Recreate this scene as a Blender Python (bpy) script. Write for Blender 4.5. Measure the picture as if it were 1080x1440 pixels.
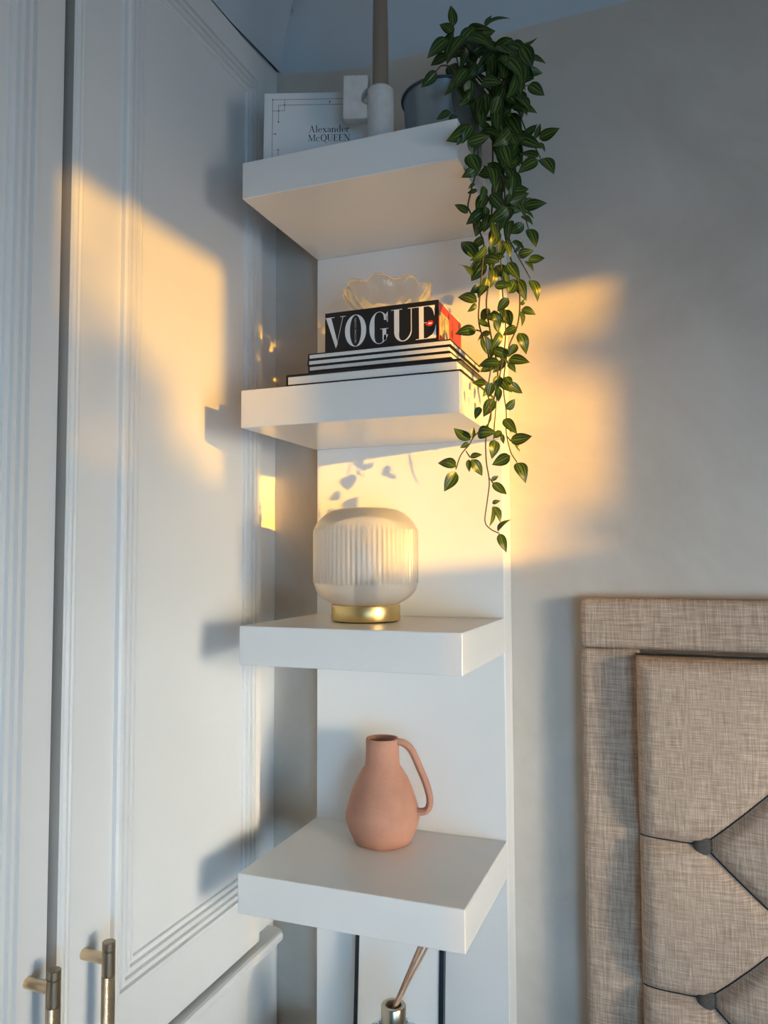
import bpy, bmesh, math, random
from mathutils import Vector, Matrix, Quaternion
from math import pi, sin, cos, sqrt, radians, exp

for o in list(bpy.data.objects):
    bpy.data.objects.remove(o, do_unlink=True)
SC = bpy.context.scene
COL = SC.collection
ZO = 1.40            # height of the third shelf's top above the floor; local heights are measured from it
RND = random.Random(7)

# ------------------------------------------------------------------ camera
CAM = Vector((0.5430, -1.1236, 0.0889 + ZO))
YAW, PITCH, ROLL, FPX = 0.3645, 0.0576, -0.0039, 1099.23
FWD = Vector((-sin(YAW) * cos(PITCH), cos(YAW) * cos(PITCH), sin(PITCH)))
_r = FWD.cross(Vector((0, 0, 1))).normalized()
_u = _r.cross(FWD)
RGT = cos(ROLL) * _r + sin(ROLL) * _u
UPV = -sin(ROLL) * _r + cos(ROLL) * _u
cam = bpy.data.cameras.new('camera')
cam.sensor_fit = 'VERTICAL'
cam.sensor_height = 36.0
cam.lens = FPX * 36.0 / 1440.0
cam.clip_start = 0.02
camo = bpy.data.objects.new('camera', cam)
COL.objects.link(camo)
M = Matrix((RGT, UPV, -FWD)).transposed().to_4x4()
M.translation = CAM
camo.matrix_world = M
SC.camera = camo

def ray(px, py):
    return FWD + RGT * ((px - 540) / FPX) - UPV * ((py - 720) / FPX)
def at(px, py, y):
    """point seen at a pixel, on the plane at depth y"""
    d = ray(px, py)
    return CAM + d * ((y - CAM.y) / d.y)

# ------------------------------------------------------------------ world, sun, window light, exposure
SUN_DIR = Vector((-1.0, 0.48, -0.09)).normalized()
world = bpy.data.worlds.new('sky')
SC.world = world
world.use_nodes = True
bg = world.node_tree.nodes['Background']
bg.inputs[0].default_value = (0.45, 0.62, 0.9, 1)
bg.inputs[1].default_value = 0.5

sl = bpy.data.lights.new('sun', 'SUN')
sl.energy = 8.4
sl.angle = radians(0.75)
sl.color = (1.0, 0.50, 0.03)
so = bpy.data.objects.new('sun', sl)
COL.objects.link(so)
so.rotation_euler = SUN_DIR.to_track_quat('-Z', 'Y').to_euler()

def area(name, loc, target, sx, sy, energy, color, spread=180):
    l = bpy.data.lights.new(name, 'AREA')
    l.shape = 'RECTANGLE'
    l.size, l.size_y = sx, sy
    l.energy, l.color = energy, color
    l.spread = radians(spread)
    o = bpy.data.objects.new(name, l)
    COL.objects.link(o)
    o.location = loc
    o.rotation_euler = (Vector(target) - Vector(loc)).to_track_quat('-Z', 'Y').to_euler()
    return o
# daylight through the frosted lower panes of the side window (warm) and through the low window behind the camera (cool)
area('window_daylight_side', (2.54, -1.35, ZO - 0.22), (0.0, -1.25, ZO - 0.75), 0.80, 0.60, 10, (0.97, 0.95, 0.90), 110)
for yy, w_, p_ in ((-1.59, 0.30, 0.52), (-1.145, 0.32, 0.95)):      # low sun scattered forward by the frosted panes
    c_ = Vector((2.55, yy, ZO - 0.02))
    area('frosted_pane_glow', c_, c_ + Vector((-1.0, 0.48, -0.085)), w_, 0.66, p_, (1.0, 0.88, 0.68), 25)
area('window_daylight_front', (2.00, -2.93, ZO - 0.70), (0.40, -0.1, ZO - 0.90), 1.1, 1.1, 11.0, (0.29, 0.62, 1.0), 75)

SC.view_settings.view_transform = 'Standard'
SC.view_settings.look = 'None'
SC.view_settings.gamma = 1.0
SC.view_settings.use_curve_mapping = False
SC.view_settings.exposure = 0.0

# ------------------------------------------------------------------ materials
def new_mat(name):
    m = bpy.data.materials.new(name)
    m.use_nodes = True
    nt = m.node_tree
    return m, nt, nt.nodes['Principled BSDF']
def N(nt, t, **kw):
    n = nt.nodes.new(t)
    for k, v in kw.items():
        setattr(n, k, v)
    return n
def mat(name, col, rough=0.5, metal=0.0, spec=0.5, noise=0.0, nscale=20.0, bump=0.0, bscale=120.0, stretch=None, col2=None):
    m, nt, b = new_mat(name)
    b.inputs['Base Color'].default_value = (*col, 1)
    b.inputs['Roughness'].default_value = rough
    b.inputs['Metallic'].default_value = metal
    b.inputs['Specular IOR Level'].default_value = spec
    tc = N(nt, 'ShaderNodeTexCoord')
    src = tc.outputs['Object']
    if stretch:
        mp = N(nt, 'ShaderNodeMapping')
        mp.inputs['Scale'].default_value = stretch
        nt.links.new(src, mp.inputs[0])
        src = mp.outputs[0]
    if noise > 0 or col2:
        t = N(nt, 'ShaderNodeTexNoise')
        t.inputs['Scale'].default_value = nscale
        t.inputs['Detail'].default_value = 5
        nt.links.new(src, t.inputs['Vector'])
        r = N(nt, 'ShaderNodeValToRGB')
        r.color_ramp.elements[0].position = 0.32
        r.color_ramp.elements[1].position = 0.68
        c2 = col2 or tuple(min(1, c * (1 + noise)) for c in col)
        c1 = col if col2 else tuple(c * (1 - noise) for c in col)
        r.color_ramp.elements[0].color = (*c1, 1)
        r.color_ramp.elements[1].color = (*c2, 1)
        nt.links.new(t.outputs['Fac'], r.inputs[0])
        nt.links.new(r.outputs[0], b.inputs['Base Color'])
    if bump > 0:
        t2 = N(nt, 'ShaderNodeTexNoise')
        t2.inputs['Scale'].default_value = bscale
        t2.inputs['Detail'].default_value = 4
        nt.links.new(src, t2.inputs['Vector'])
        bp = N(nt, 'ShaderNodeBump')
        bp.inputs['Strength'].default_value = bump
        bp.inputs['Distance'].default_value = 0.002
        nt.links.new(t2.outputs['Fac'], bp.inputs['Height'])
        nt.links.new(bp.outputs[0], b.inputs['Normal'])
    return m

MT = {}
MT['paint'] = mat('white_paint', (0.76, 0.76, 0.74), 0.42, noise=0.015, nscale=6, bump=0.08, bscale=60)
MT['shelf'] = mat('white_foil', (0.80, 0.79, 0.76), 0.22, noise=0.01, nscale=8)
MT['ceiling'] = mat('ceiling_blue_shade', (0.52, 0.58, 0.62), 0.8, noise=0.03, nscale=5, bump=0.2, bscale=30)  # white ceiling; the dim blue light on it is put into the colour
MT['floor'] = mat('grey_carpet', (0.16, 0.16, 0.165), 0.95, noise=0.2, nscale=90)
MT['brass'] = mat('champagne_brass', (0.66, 0.51, 0.34), 0.32, 1.0, noise=0.05, nscale=60)
MT['gold'] = mat('brushed_gold', (0.78, 0.58, 0.25), 0.33, 1.0, noise=0.04, nscale=60)
MT['brass_dark'] = mat('aged_brass', (0.36, 0.28, 0.19), 0.36, 1.0)
MT['terracotta'] = mat('terracotta', (0.47, 0.232, 0.155), 0.85, noise=0.14, nscale=18, bump=0.25, bscale=260)
MT['black'] = mat('black_card', (0.012, 0.011, 0.011), 0.38)
MT['black_frame'] = mat('black_metal', (0.006, 0.012, 0.02), 0.4)
MT['print_white'] = mat('white_print', (0.82, 0.80, 0.78), 0.4)
MT['print_grey'] = mat('grey_print', (0.55, 0.54, 0.52), 0.4)
MT['ink'] = mat('black_ink', (0.012, 0.012, 0.014), 0.6)
MT['line_red'] = mat('dark_red_ink', (0.20, 0.035, 0.04), 0.6)
MT['cover_white'] = mat('white_cover', (0.74, 0.75, 0.74), 0.45)
MT['pages'] = mat('page_edges', (0.78, 0.75, 0.70), 0.8, noise=0.06, nscale=8, stretch=(1, 1, 220))
MT['red'] = mat('red_card', (0.72, 0.030, 0.025), 0.45, noise=0.18, nscale=10, stretch=(1, 14, 1))
MT['lips'] = mat('red_print', (0.62, 0.02, 0.03), 0.4)
MT['label_pic'] = mat('beige_print', (0.62, 0.52, 0.34), 0.5, nscale=90, col2=(0.20, 0.15, 0.08))
MT['stone'] = mat('white_stoneware', (0.62, 0.60, 0.57), 0.9, noise=0.06, nscale=90, bump=0.55, bscale=420)
MT['candle'] = mat('taupe_wax', (0.23, 0.18, 0.135), 0.5)
MT['wick'] = mat('wick', (0.6, 0.55, 0.45), 0.9)
MT['zinc'] = mat('galvanised_zinc', (0.34, 0.40, 0.44), 0.42, 0.85, noise=0.22, nscale=14, stretch=(1, 1, 0.35))
MT['zinc_dark'] = mat('zinc_rim', (0.10, 0.12, 0.14), 0.4, 0.8)
MT['soil'] = mat('soil', (0.03, 0.022, 0.015), 0.95, bump=0.6, bscale=90)
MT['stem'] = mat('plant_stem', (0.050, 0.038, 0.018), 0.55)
MT['wood_reed'] = mat('rattan_reed', (0.50, 0.33, 0.22), 0.7, noise=0.15, nscale=60, stretch=(8, 8, 1))
MT['steel'] = mat('champagne_metal', (0.55, 0.48, 0.36), 0.28, 1.0)
MT['duvet'] = mat('grey_bedding', (0.35, 0.35, 0.35), 0.9, bump=0.3, bscale=30)
MT['grey_socket'] = mat('bulb_socket', (0.10, 0.10, 0.10), 0.5)
MT['tree_leaf'] = mat('tree_foliage', (0.05, 0.09, 0.03), 0.8)
MT['bark'] = mat('bark', (0.08, 0.06, 0.04), 0.9)
MT['bare_edge'] = mat('unpainted_edge', (0.34, 0.32, 0.29), 0.8, noise=0.12, nscale=30, stretch=(1, 1, 0.1))
MT['blind'] = mat('blind_fabric', (0.42, 0.41, 0.40), 0.9)

def sheer():
    m, nt, b = new_mat('sun_dimmer_sheet')
    nt.nodes.remove(b)
    a = N(nt, 'ShaderNodeBsdfTransparent'); a.inputs[0].default_value = (0.74, 0.74, 0.74, 1)
    t = N(nt, 'ShaderNodeBsdfTranslucent'); t.inputs[0].default_value = (0.8, 0.8, 0.8, 1)
    mx = N(nt, 'ShaderNodeMixShader'); mx.inputs[0].default_value = 0.12
    nt.links.new(a.outputs[0], mx.inputs[1]); nt.links.new(t.outputs[0], mx.inputs[2])
    nt.links.new(mx.outputs[0], nt.nodes['Material Output'].inputs[0])
    return m
MT['sheer'] = sheer()
def plaster():
    m, nt, b = new_mat('taupe_plaster')
    tc = N(nt, 'ShaderNodeTexCoord')
    t = N(nt, 'ShaderNodeTexNoise')
    t.inputs['Scale'].default_value = 3.2
    t.inputs['Detail'].default_value = 7
    t.inputs['Roughness'].default_value = 0.62
    t.inputs['Distortion'].default_value = 0.9
    nt.links.new(tc.outputs['Object'], t.inputs['Vector'])
    r = N(nt, 'ShaderNodeValToRGB')
    e = r.color_ramp.elements
    e[0].position, e[1].position = 0.33, 0.70
    e[0].color = (0.525, 0.46, 0.385, 1)
    e[1].color = (0.665, 0.60, 0.52, 1)
    nt.links.new(t.outputs['Fac'], r.inputs[0])
    nt.links.new(r.outputs[0], b.inputs['Base Color'])
    b.inputs['Roughness'].default_value = 0.62
    t2 = N(nt, 'ShaderNodeTexNoise')
    t2.inputs['Scale'].default_value = 45
    t2.inputs['Detail'].default_value = 6
    nt.links.new(tc.outputs['Object'], t2.inputs['Vector'])
    bp = N(nt, 'ShaderNodeBump')
    bp.inputs['Strength'].default_value = 0.16
    bp.inputs['Distance'].default_value = 0.003
    nt.links.new(t2.outputs['Fac'], bp.inputs['Height'])
    nt.links.new(bp.outputs[0], b.inputs['Normal'])
    return m
MT['plaster'] = plaster()

def linen():
    m, nt, b = new_mat('linen_weave')
    tc = N(nt, 'ShaderNodeTexCoord')
    def thread(scale, lo, hi):
        mp = N(nt, 'ShaderNodeMapping')
        mp.inputs['Scale'].default_value = scale
        nt.links.new(tc.outputs['Object'], mp.inputs[0])
        t = N(nt, 'ShaderNodeTexNoise')
        t.inputs['Scale'].default_value = 1.0
        t.inputs['Detail'].default_value = 3
        t.inputs['Roughness'].default_value = 0.6
        nt.links.new(mp.outputs[0], t.inputs['Vector'])
        mr = N(nt, 'ShaderNodeMapRange')
        mr.inputs[1].default_value, mr.inputs[2].default_value = lo, hi
        nt.links.new(t.outputs['Fac'], mr.inputs[0])
        return mr.outputs[0]
    a = thread((820, 40, 34), 0.28, 0.74)
    c = thread((34, 40, 880), 0.28, 0.74)
    mx = N(nt, 'ShaderNodeMath', operation='ADD')
    nt.links.new(a, mx.inputs[0]); nt.links.new(c, mx.inputs[1])
    hf = N(nt, 'ShaderNodeMath', operation='MULTIPLY')
    hf.inputs[1].default_value = 0.5
    nt.links.new(mx.outputs[0], hf.inputs[0])
    r = N(nt, 'ShaderNodeValToRGB')
    e = r.color_ramp.elements
    e[0].position, e[1].position = 0.22, 0.80
    e[0].color = (0.36, 0.25, 0.175, 1)
    e[1].color = (0.74, 0.575, 0.435, 1)
    el = e.new(0.5); el.color = (0.52, 0.38, 0.28, 1)
    nt.links.new(hf.outputs[0], r.inputs[0])
    nt.links.new(r.outputs[0], b.inputs['Base Color'])
    b.inputs['Roughness'].default_value = 0.95
    b.inputs['Specular IOR Level'].default_value = 0.15
    bp = N(nt, 'ShaderNodeBump')
    bp.inputs['Strength'].default_value = 0.35
    bp.inputs['Distance'].default_value = 0.001
    nt.links.new(hf.outputs[0], bp.inputs['Height'])
    nt.links.new(bp.outputs[0], b.inputs['Normal'])
    return m
MT['linen'] = linen()
MT['linen_dark'] = mat('button_linen', (0.10, 0.085, 0.072), 0.95, noise=0.25, nscale=500)
MT['seam'] = mat('seam_and_fold_shade', (0.03, 0.025, 0.022), 0.95)

def frosted():
    m, nt, b = new_mat('frosted_ribbed_glass')
    nt.nodes.remove(b)
    out = nt.nodes['Material Output']
    d = N(nt, 'ShaderNodeBsdfDiffuse'); d.inputs[0].default_value = (0.92, 0.90, 0.85, 1)
    t = N(nt, 'ShaderNodeBsdfTranslucent'); t.inputs[0].default_value = (0.95, 0.93, 0.87, 1)
    g = N(nt, 'ShaderNodeBsdfGlossy'); g.inputs['Roughness'].default_value = 0.28
    rf = N(nt, 'ShaderNodeBsdfRefraction'); rf.inputs['Roughness'].default_value = 0.22; rf.inputs['IOR'].default_value = 1.03
    rf.inputs[0].default_value = (0.99, 0.98, 0.95, 1)
    m1 = N(nt, 'ShaderNodeMixShader'); m1.inputs[0].default_value = 0.5
    nt.links.new(d.outputs[0], m1.inputs[1]); nt.links.new(t.outputs[0], m1.inputs[2])
    m2 = N(nt, 'ShaderNodeMixShader'); m2.inputs[0].default_value = 0.50
    nt.links.new(m1.outputs[0], m2.inputs[1]); nt.links.new(rf.outputs[0], m2.inputs[2])
    fr = N(nt, 'ShaderNodeFresnel'); fr.inputs[0].default_value = 1.35
    m3 = N(nt, 'ShaderNodeMixShader')
    nt.links.new(fr.outputs[0], m3.inputs[0])
    nt.links.new(m2.outputs[0], m3.inputs[1]); nt.links.new(g.outputs[0], m3.inputs[2])
    nt.links.new(m3.outputs[0], out.inputs[0])
    return m
MT['frosted'] = frosted()

def glass(name, col, rough=0.0, ior=1.45):
    m, nt, b = new_mat(name)
    b.inputs['Base Color'].default_value = (*col, 1)
    b.inputs['Transmission Weight'].default_value = 1.0
    b.inputs['Roughness'].default_value = rough
    b.inputs['IOR'].default_value = ior
    return m
MT['glass'] = glass('clear_glass', (1, 1, 1), 0.04, 1.28)
def scattered_sun(m, amount):
    nt = m.node_tree
    t = N(nt, 'ShaderNodeBsdfTranslucent'); t.inputs[0].default_value = (0.95, 0.95, 0.92, 1)
    mx = N(nt, 'ShaderNodeMixShader'); mx.inputs[0].default_value = amount
    nt.links.new(nt.nodes['Principled BSDF'].outputs[0], mx.inputs[1]); nt.links.new(t.outputs[0], mx.inputs[2])
    nt.links.new(mx.outputs[0], nt.nodes['Material Output'].inputs[0])
scattered_sun(MT['glass'], 0.14)  # clear glass; translucent white stands in for sunlight caught in the bowl
MT['glass_green'] = glass('bottle_glass', (0.96, 0.99, 0.98), 0.0, 1.2)

def leaf_mat():
    m, nt, b = new_mat('variegated_leaf')
    uv = N(nt, 'ShaderNodeUVMap')
    sp = N(nt, 'ShaderNodeSeparateXYZ')
    nt.links.new(uv.outputs[0], sp.inputs[0])
    # v runs 0..1 across the blade: pale bands either side of the midrib
    sub = N(nt, 'ShaderNodeMath', operation='SUBTRACT'); sub.inputs[1].default_value = 0.5
    nt.links.new(sp.outputs[1], sub.inputs[0])
    ab = N(nt, 'ShaderNodeMath', operation='ABSOLUTE')
    nt.links.new(sub.outputs[0], ab.inputs[0])
    tc = N(nt, 'ShaderNodeTexCoord')
    ns = N(nt, 'ShaderNodeTexNoise'); ns.inputs['Scale'].default_value = 3.0
    nt.links.new(tc.outputs['Object'], ns.inputs['Vector'])
    mad = N(nt, 'ShaderNodeMath', operation='MULTIPLY_ADD'); mad.inputs[1].default_value = 0.10; mad.inputs[2].default_value = -0.05
    nt.links.new(ns.outputs['Fac'], mad.inputs[0])
    ad = N(nt, 'ShaderNodeMath', operation='ADD')
    nt.links.new(ab.outputs[0], ad.inputs[0]); nt.links.new(mad.outputs[0], ad.inputs[1])
    r = N(nt, 'ShaderNodeValToRGB')
    dark = (0.013, 0.036, 0.007, 1); mid = (0.030, 0.072, 0.011, 1); pale = (0.17, 0.23, 0.045, 1)
    e = r.color_ramp.elements
    e[0].position, e[0].color = 0.0, mid
    e[1].position, e[1].color = 0.5, dark
    for p, c in ((0.045, pale), (0.10, mid), (0.15, dark), (0.21, mid), (0.245, pale), (0.285, mid), (0.34, dark), (0.40, mid)):
        x = e.new(p); x.color = c
    nt.links.new(ad.outputs[0], r.inputs[0])
    nt.links.new(r.outputs[0], b.inputs['Base Color'])
    b.inputs['Roughness'].default_value = 0.34
    b.inputs['Specular IOR Level'].default_value = 0.42
    t = N(nt, 'ShaderNodeBsdfTranslucent')
    nt.links.new(r.outputs[0], t.inputs[0])
    mx = N(nt, 'ShaderNodeMixShader'); mx.inputs[0].default_value = 0.22
    out = nt.nodes['Material Output']
    nt.links.new(b.outputs[0], mx.inputs[1]); nt.links.new(t.outputs[0], mx.inputs[2])
    nt.links.new(mx.outputs[0], out.inputs[0])
    return m
MT['leaf'] = leaf_mat()

# ------------------------------------------------------------------ mesh helpers
def link(o, parent=None):
    COL.objects.link(o)
    if parent is not None:
        o.parent = parent
    return o
def tag(o, label=None, cat=None, group=None, kind=None):
    if label: o['label'] = label
    if cat: o['category'] = cat
    if group: o['group'] = group
    if kind: o['kind'] = kind
    return o
def empty(name, loc, label, cat, group=None):
    o = bpy.data.objects.new(name, None)
    o.empty_display_size = 0.02
    o.location = loc
    COL.objects.link(o)
    return tag(o, label, cat, group)
class MB:
    """collects geometry in the thing's own coordinates"""
    def __init__(s):
        s.v, s.f = [], []
    def add(s, vs, fs):
        k = len(s.v)
        s.v += [tuple(v) for v in vs]
        s.f += [tuple(i + k for i in f) for f in fs]
        return s
    def box(s, x0, x1, y0, y1, z0, z1):
        vs = [(x, y, z) for z in (z0, z1) for y in (y0, y1) for x in (x0, x1)]
        return s.add(vs, [(0, 2, 3, 1), (4, 5, 7, 6), (0, 1, 5, 4), (2, 6, 7, 3), (0, 4, 6, 2), (1, 3, 7, 5)])
    def lathe(s, prof, n=48, c=(0, 0, 0), close=False):
        """prof: (r, z) from bottom to top; r == 0 ends become poles"""
        vs, rows = [], []
        for r, z in prof:
            if r <= 1e-7:
                rows.append([len(vs)] * n); vs.append((c[0], c[1], c[2] + z))
            else:
                rows.append(list(range(len(vs), len(vs) + n)))
                vs += [(c[0] + r * cos(2 * pi * i / n), c[1] + r * sin(2 * pi * i / n), c[2] + z) for i in range(n)]
        fs = []
        pairs = list(zip(rows, rows[1:])) + ([(rows[-1], rows[0])] if close else [])
        for a, b in pairs:
            for i in range(n):
                j = (i + 1) % n
                q = [a[i], a[j], b[j], b[i]]
                q2 = []
                for k in q:
                    if k not in q2: q2.append(k)
                if len(q2) > 2: fs.append(q2)
        return s.add(vs, fs)
    def tube(s, pts, rad, n=8, caps=True):
        pts = [Vector(p) for p in pts]
        rr = rad if isinstance(rad, (list, tuple)) else [rad] * len(pts)
        vs, fs = [], []
        up = None
        for i, p in enumerate(pts):
            t = (pts[min(i + 1, len(pts) - 1)] - pts[max(i - 1, 0)]).normalized()
            if up is None:
                up = t.orthogonal().normalized()
            up = (up - t * up.dot(t)).normalized()
            w = t.cross(up)
            vs += [p + (up * cos(2 * pi * k / n) + w * sin(2 * pi * k / n)) * rr[i] for k in range(n)]
        for i in range(len(pts) - 1):
            for k in range(n):
                j = (k + 1) % n
                fs.append((i * n + k, i * n + j, (i + 1) * n + j, (i + 1) * n + k))
        if caps:
            fs.append(tuple(range(n - 1, -1, -1)))
            fs.append(tuple(range((len(pts) - 1) * n, len(pts) * n)))
        return s.add(vs, fs)
    def prism(s, poly, f0, f1):
        """poly: 2D points; f0, f1 map a 2D point to the back and the front 3D point"""
        n = len(poly)
        vs = [f0(p) for p in poly] + [f1(p) for p in poly]
        fs = [tuple(range(n - 1, -1, -1)), tuple(range(n, 2 * n))]
        fs += [(i, (i + 1) % n, n + (i + 1) % n, n + i) for i in range(n)]
        return s.add(vs, fs)
    def build(s, name, m, parent=None, smooth=False, bevel=0.0, segs=2, loc=None, fix=True):
        me = bpy.data.meshes.new(name)
        me.from_pydata(s.v, [], s.f)
        if fix:
            bm = bmesh.new(); bm.from_mesh(me)
            bmesh.ops.recalc_face_normals(bm, faces=bm.faces)
            bm.to_mesh(me); bm.free()
        me.materials.append(MT[m])
        if smooth:
            me.polygons.foreach_set('use_smooth', [True] * len(me.polygons))
            if smooth == 'auto':
                me.set_sharp_from_angle(angle=radians(40))
        o = bpy.data.objects.new(name, me)
        link(o, parent)
        if loc is not None: o.location = loc
        if bevel > 0:
            b = o.modifiers.new('bevel', 'BEVEL')
            b.width, b.segments, b.limit_method = bevel, segs, 'ANGLE'
        return o
def box(name, m, parent, x0, x1, y0, y1, z0, z1, bevel=0.0, segs=2):
    return MB().box(x0, x1, y0, y1, z0, z1).build(name, m, parent, bevel=bevel, segs=segs)
def struct(o, label=None):
    return tag(o, label, None, None, 'structure')
def spline(pts, n):
    """Catmull-Rom through 2D or 3D points"""
    P = [Vector(p) for p in pts]
    P = [P[0] * 2 - P[1]] + P + [P[-1] * 2 - P[-2]]
    out = []
    for i in range(1, len(P) - 2):
        for k in range(n):
            t = k / n
            a, b, c, d = P[i - 1], P[i], P[i + 1], P[i + 2]
            out.append(0.5 * ((2 * b) + (c - a) * t + (2 * a - 5 * b + 4 * c - d) * t * t + (3 * b - a - 3 * c + d) * t ** 3))
    out.append(P[-2])
    return out

# ------------------------------------------------------------------ the room
WALL = 0.05                       # wall plane behind the shelf unit
XL, XR, YF = -0.74, 2.60, -3.0    # left wall, right wall, wall behind the camera
ZC = 1.035 + ZO                   # ceiling
struct(box('wall_back', 'plaster', None, XL - 0.1, XR + 0.1, WALL, WALL + 0.12, 0, ZC), 'taupe limewashed plaster wall behind the shelves and the headboard')
struct(box('wall_left', 'plaster', None, XL - 0.12, XL, YF, WALL, 0, ZC), 'plaster wall behind the wardrobe')
struct(box('floor', 'floor', None, XL - 0.1, XR + 0.1, YF - 0.1, WALL + 0.1, -0.08, 0), 'grey carpeted floor')
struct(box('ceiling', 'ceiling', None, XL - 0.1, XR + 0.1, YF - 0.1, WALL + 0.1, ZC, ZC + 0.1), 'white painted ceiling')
# right wall with the sash window the sun comes through
S1 = (-1.778, -1.436)
S2 = (-1.337, -0.983)
WB, WT = -0.45 + ZO, 0.80 + ZO
wr = MB()
wr.box(XR, XR + 0.06, YF, S1[0], 0, ZC)
wr.box(XR, XR + 0.06, S2[1], WALL, 0, ZC)
wr.box(XR, XR + 0.06, S1[0], S2[1], 0, WB)
wr.box(XR, XR + 0.06, S1[0], S2[1], WT, ZC)
struct(wr.build('wall_right', 'plaster'), 'plaster wall with the sash window')
wn = tag(bpy.data.objects.new('window_1', None), 'white side window with a wide mullion and frosted lower panes', None, None, 'structure')
wn.location = (XR, 0, 0); link(wn)
box('mullion', 'paint', wn, 0, 0.012, S1[1], S2[0], WB, WT)
box('meeting_rail', 'paint', wn, 0.01, 0.04, S1[0], S1[1], ZO + 0.40, ZO + 0.44)
box('meeting_rail', 'paint', wn, 0.01, 0.04, S2[0], S2[1], ZO + 0.25, ZO + 0.29)
box('frosted_pane', 'duvet', wn, 0.02, 0.026, S1[0], S1[1], WB, ZO + 0.41)
box('frosted_pane', 'duvet', wn, 0.02, 0.026, S2[0], S2[1], WB, ZO + 0.26)
box('sun_dimmer', 'sheer', wn, -0.004, -0.003, S1[0] - 0.03, S1[1] + 0.01, WB, WT)  # unseen sheet added to weaken the sun through this pane
box('roller_blind', 'blind', wn, 0.012, 0.016, S1[0], S1[1], ZO + 0.760, WT)
box('roller_blind', 'blind', wn, 0.012, 0.016, S2[0], S2[1], ZO + 0.693, WT)
# wall behind the camera with a low window
wf = MB()
wf.box(XL, 1.45, YF - 0.06, YF, 0, ZC)
wf.box(2.55, XR, YF - 0.06, YF, 0, ZC)
wf.box(1.45, 2.55, YF - 0.06, YF, 0, 0.12)
wf.box(1.45, 2.55, YF - 0.06, YF, 1.28, ZC)
struct(wf.build('wall_front', 'plaster'), 'plaster wall with the low window behind the camera')
wn2 = tag(bpy.data.objects.new('window_2', None), 'low white window behind the camera', None, None, 'structure')
wn2.location = (2.00, YF, 0); link(wn2)
box('window_frame', 'paint', wn2, -0.55, -0.50, -0.05, -0.01, 0.12, 1.28)
box('window_frame', 'paint', wn2, 0.50, 0.55, -0.05, -0.01, 0.12, 1.28)
box('window_frame', 'paint', wn2, -0.02, 0.02, -0.05, -0.01, 0.12, 1.28)

# plaster coving: back run (its lower edge climbs a little towards the corner) and left run above the wardrobe
def coving_back():
    mb = MB()
    xs = [-0.095, -0.05, 0.0, 0.05, 0.12, 0.3, 0.8, XR]
    zb = [0.9365, 0.927, 0.918, 0.9115, 0.910, 0.9105, 0.915, 0.918]
    n = 9
    rows = []
    for x, z in zip(xs, zb):
        row = []
        for k in range(n):
            a = (pi / 2) * k / (n - 1)
            y = WALL - 0.115 * (1 - cos(a))
            zz = ZO + z + (ZC - ZO - z) * sin(a)
            xx = x
            if x == xs[0]:
                xx = x + 0.115 * (1 - cos(a))          # mitre into the left run
            row.append((xx, y, zz))
        rows.append(row)
    vs = [p for r in rows for p in r]
    fs = []
    for i in range(len(xs) - 1):
        for k in range(n - 1):
            fs.append((i * n + k, (i + 1) * n + k, (i + 1) * n + k + 1, i * n + k + 1))
    # back faces against wall and ceiling keep it solid
    return mb.add(vs, fs)
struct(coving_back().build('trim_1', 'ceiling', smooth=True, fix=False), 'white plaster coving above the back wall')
def coving_left():
    mb = MB(); n = 9; rows = []
    for y in (WALL, -0.12, -0.4, -0.9, -1.6, YF):
        zl = 0.9365 - (0.014 if y < 0 else 0)
        row = []
        for k in range(n):
            a = (pi / 2) * k / (n - 1)
            row.append((-0.095 + 0.115 * (1 - cos(a)), y - (0.115 * (1 - cos(a)) if y == WALL else 0), ZO + zl + (ZC - ZO - zl) * sin(a)))
        rows.append(row)
    vs = [p for r in rows for p in r]
    fs = [(i * n + k, i * n + k + 1, (i + 1) * n + k + 1, (i + 1) * n + k) for i in range(len(rows) - 1) for k in range(n - 1)]
    return mb.add(vs, fs)
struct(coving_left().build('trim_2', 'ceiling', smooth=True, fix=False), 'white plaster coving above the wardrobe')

# ------------------------------------------------------------------ wardrobe
XD, XF = -0.083, -0.103           # door face, face frame
DZ0, DZ1 = -0.5030 + ZO, 0.905 + ZO
wd = empty('wardrobe', (-0.40, -0.63, 0), 'white painted built-in wardrobe with moulded panel doors and knurled brass handles', 'wardrobe')
W0 = Vector((-0.40, -0.63, 0))
def wbox(mb, x0, x1, y0, y1, z0, z1):
    return mb.box(x0 - W0.x, x1 - W0.x, y0 - W0.y, y1 - W0.y, z0, z1)
fr = MB()
wbox(fr, XL, XF, -1.32, WALL, 0.0, 0.94 + ZO)
fr.build('carcass', 'paint', wd)
wbox(MB(), XF, XF + 0.009, -1.32, WALL, 0.0, -0.531 + ZO).build('plinth_board', 'paint', wd, bevel=0.003)
# moulded rail under the doors, its end turned just short of the wall
prof = [(-0.103, -0.536), (-0.088, -0.536), (-0.085, -0.531), (-0.079, -0.529), (-0.074, -0.523), (-0.069, -0.520), (-0.068, -0.513), (-0.071, -0.509), (-0.075, -0.508), (-0.103, -0.5085)]
def rail_pt(p, y, s=1.0):
    x = XF + (p[0] - XF) * s
    return (x - W0.x, y - W0.y, p[1] + ZO)
rl = MB()
n = len(prof)
ys = [(-1.32, 1), (0.012, 1.0), (0.020, 0.98), (0.028, 0.80), (0.031, 0.4)]
vs = []
for y, s in ys:
    vs += [rail_pt(p, y, s) for p in prof]
fs = [(i * n + k, i * n + (k + 1) % n, (i + 1) * n + (k + 1) % n, (i + 1) * n + k) for i in range(len(ys) - 1) for k in range(n)]
fs += [tuple(range(n)), tuple(range((len(ys) - 1) * n, len(ys) * n))]
rl.add(vs, fs)
rl.build('moulded_rail', 'paint', wd)

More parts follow.
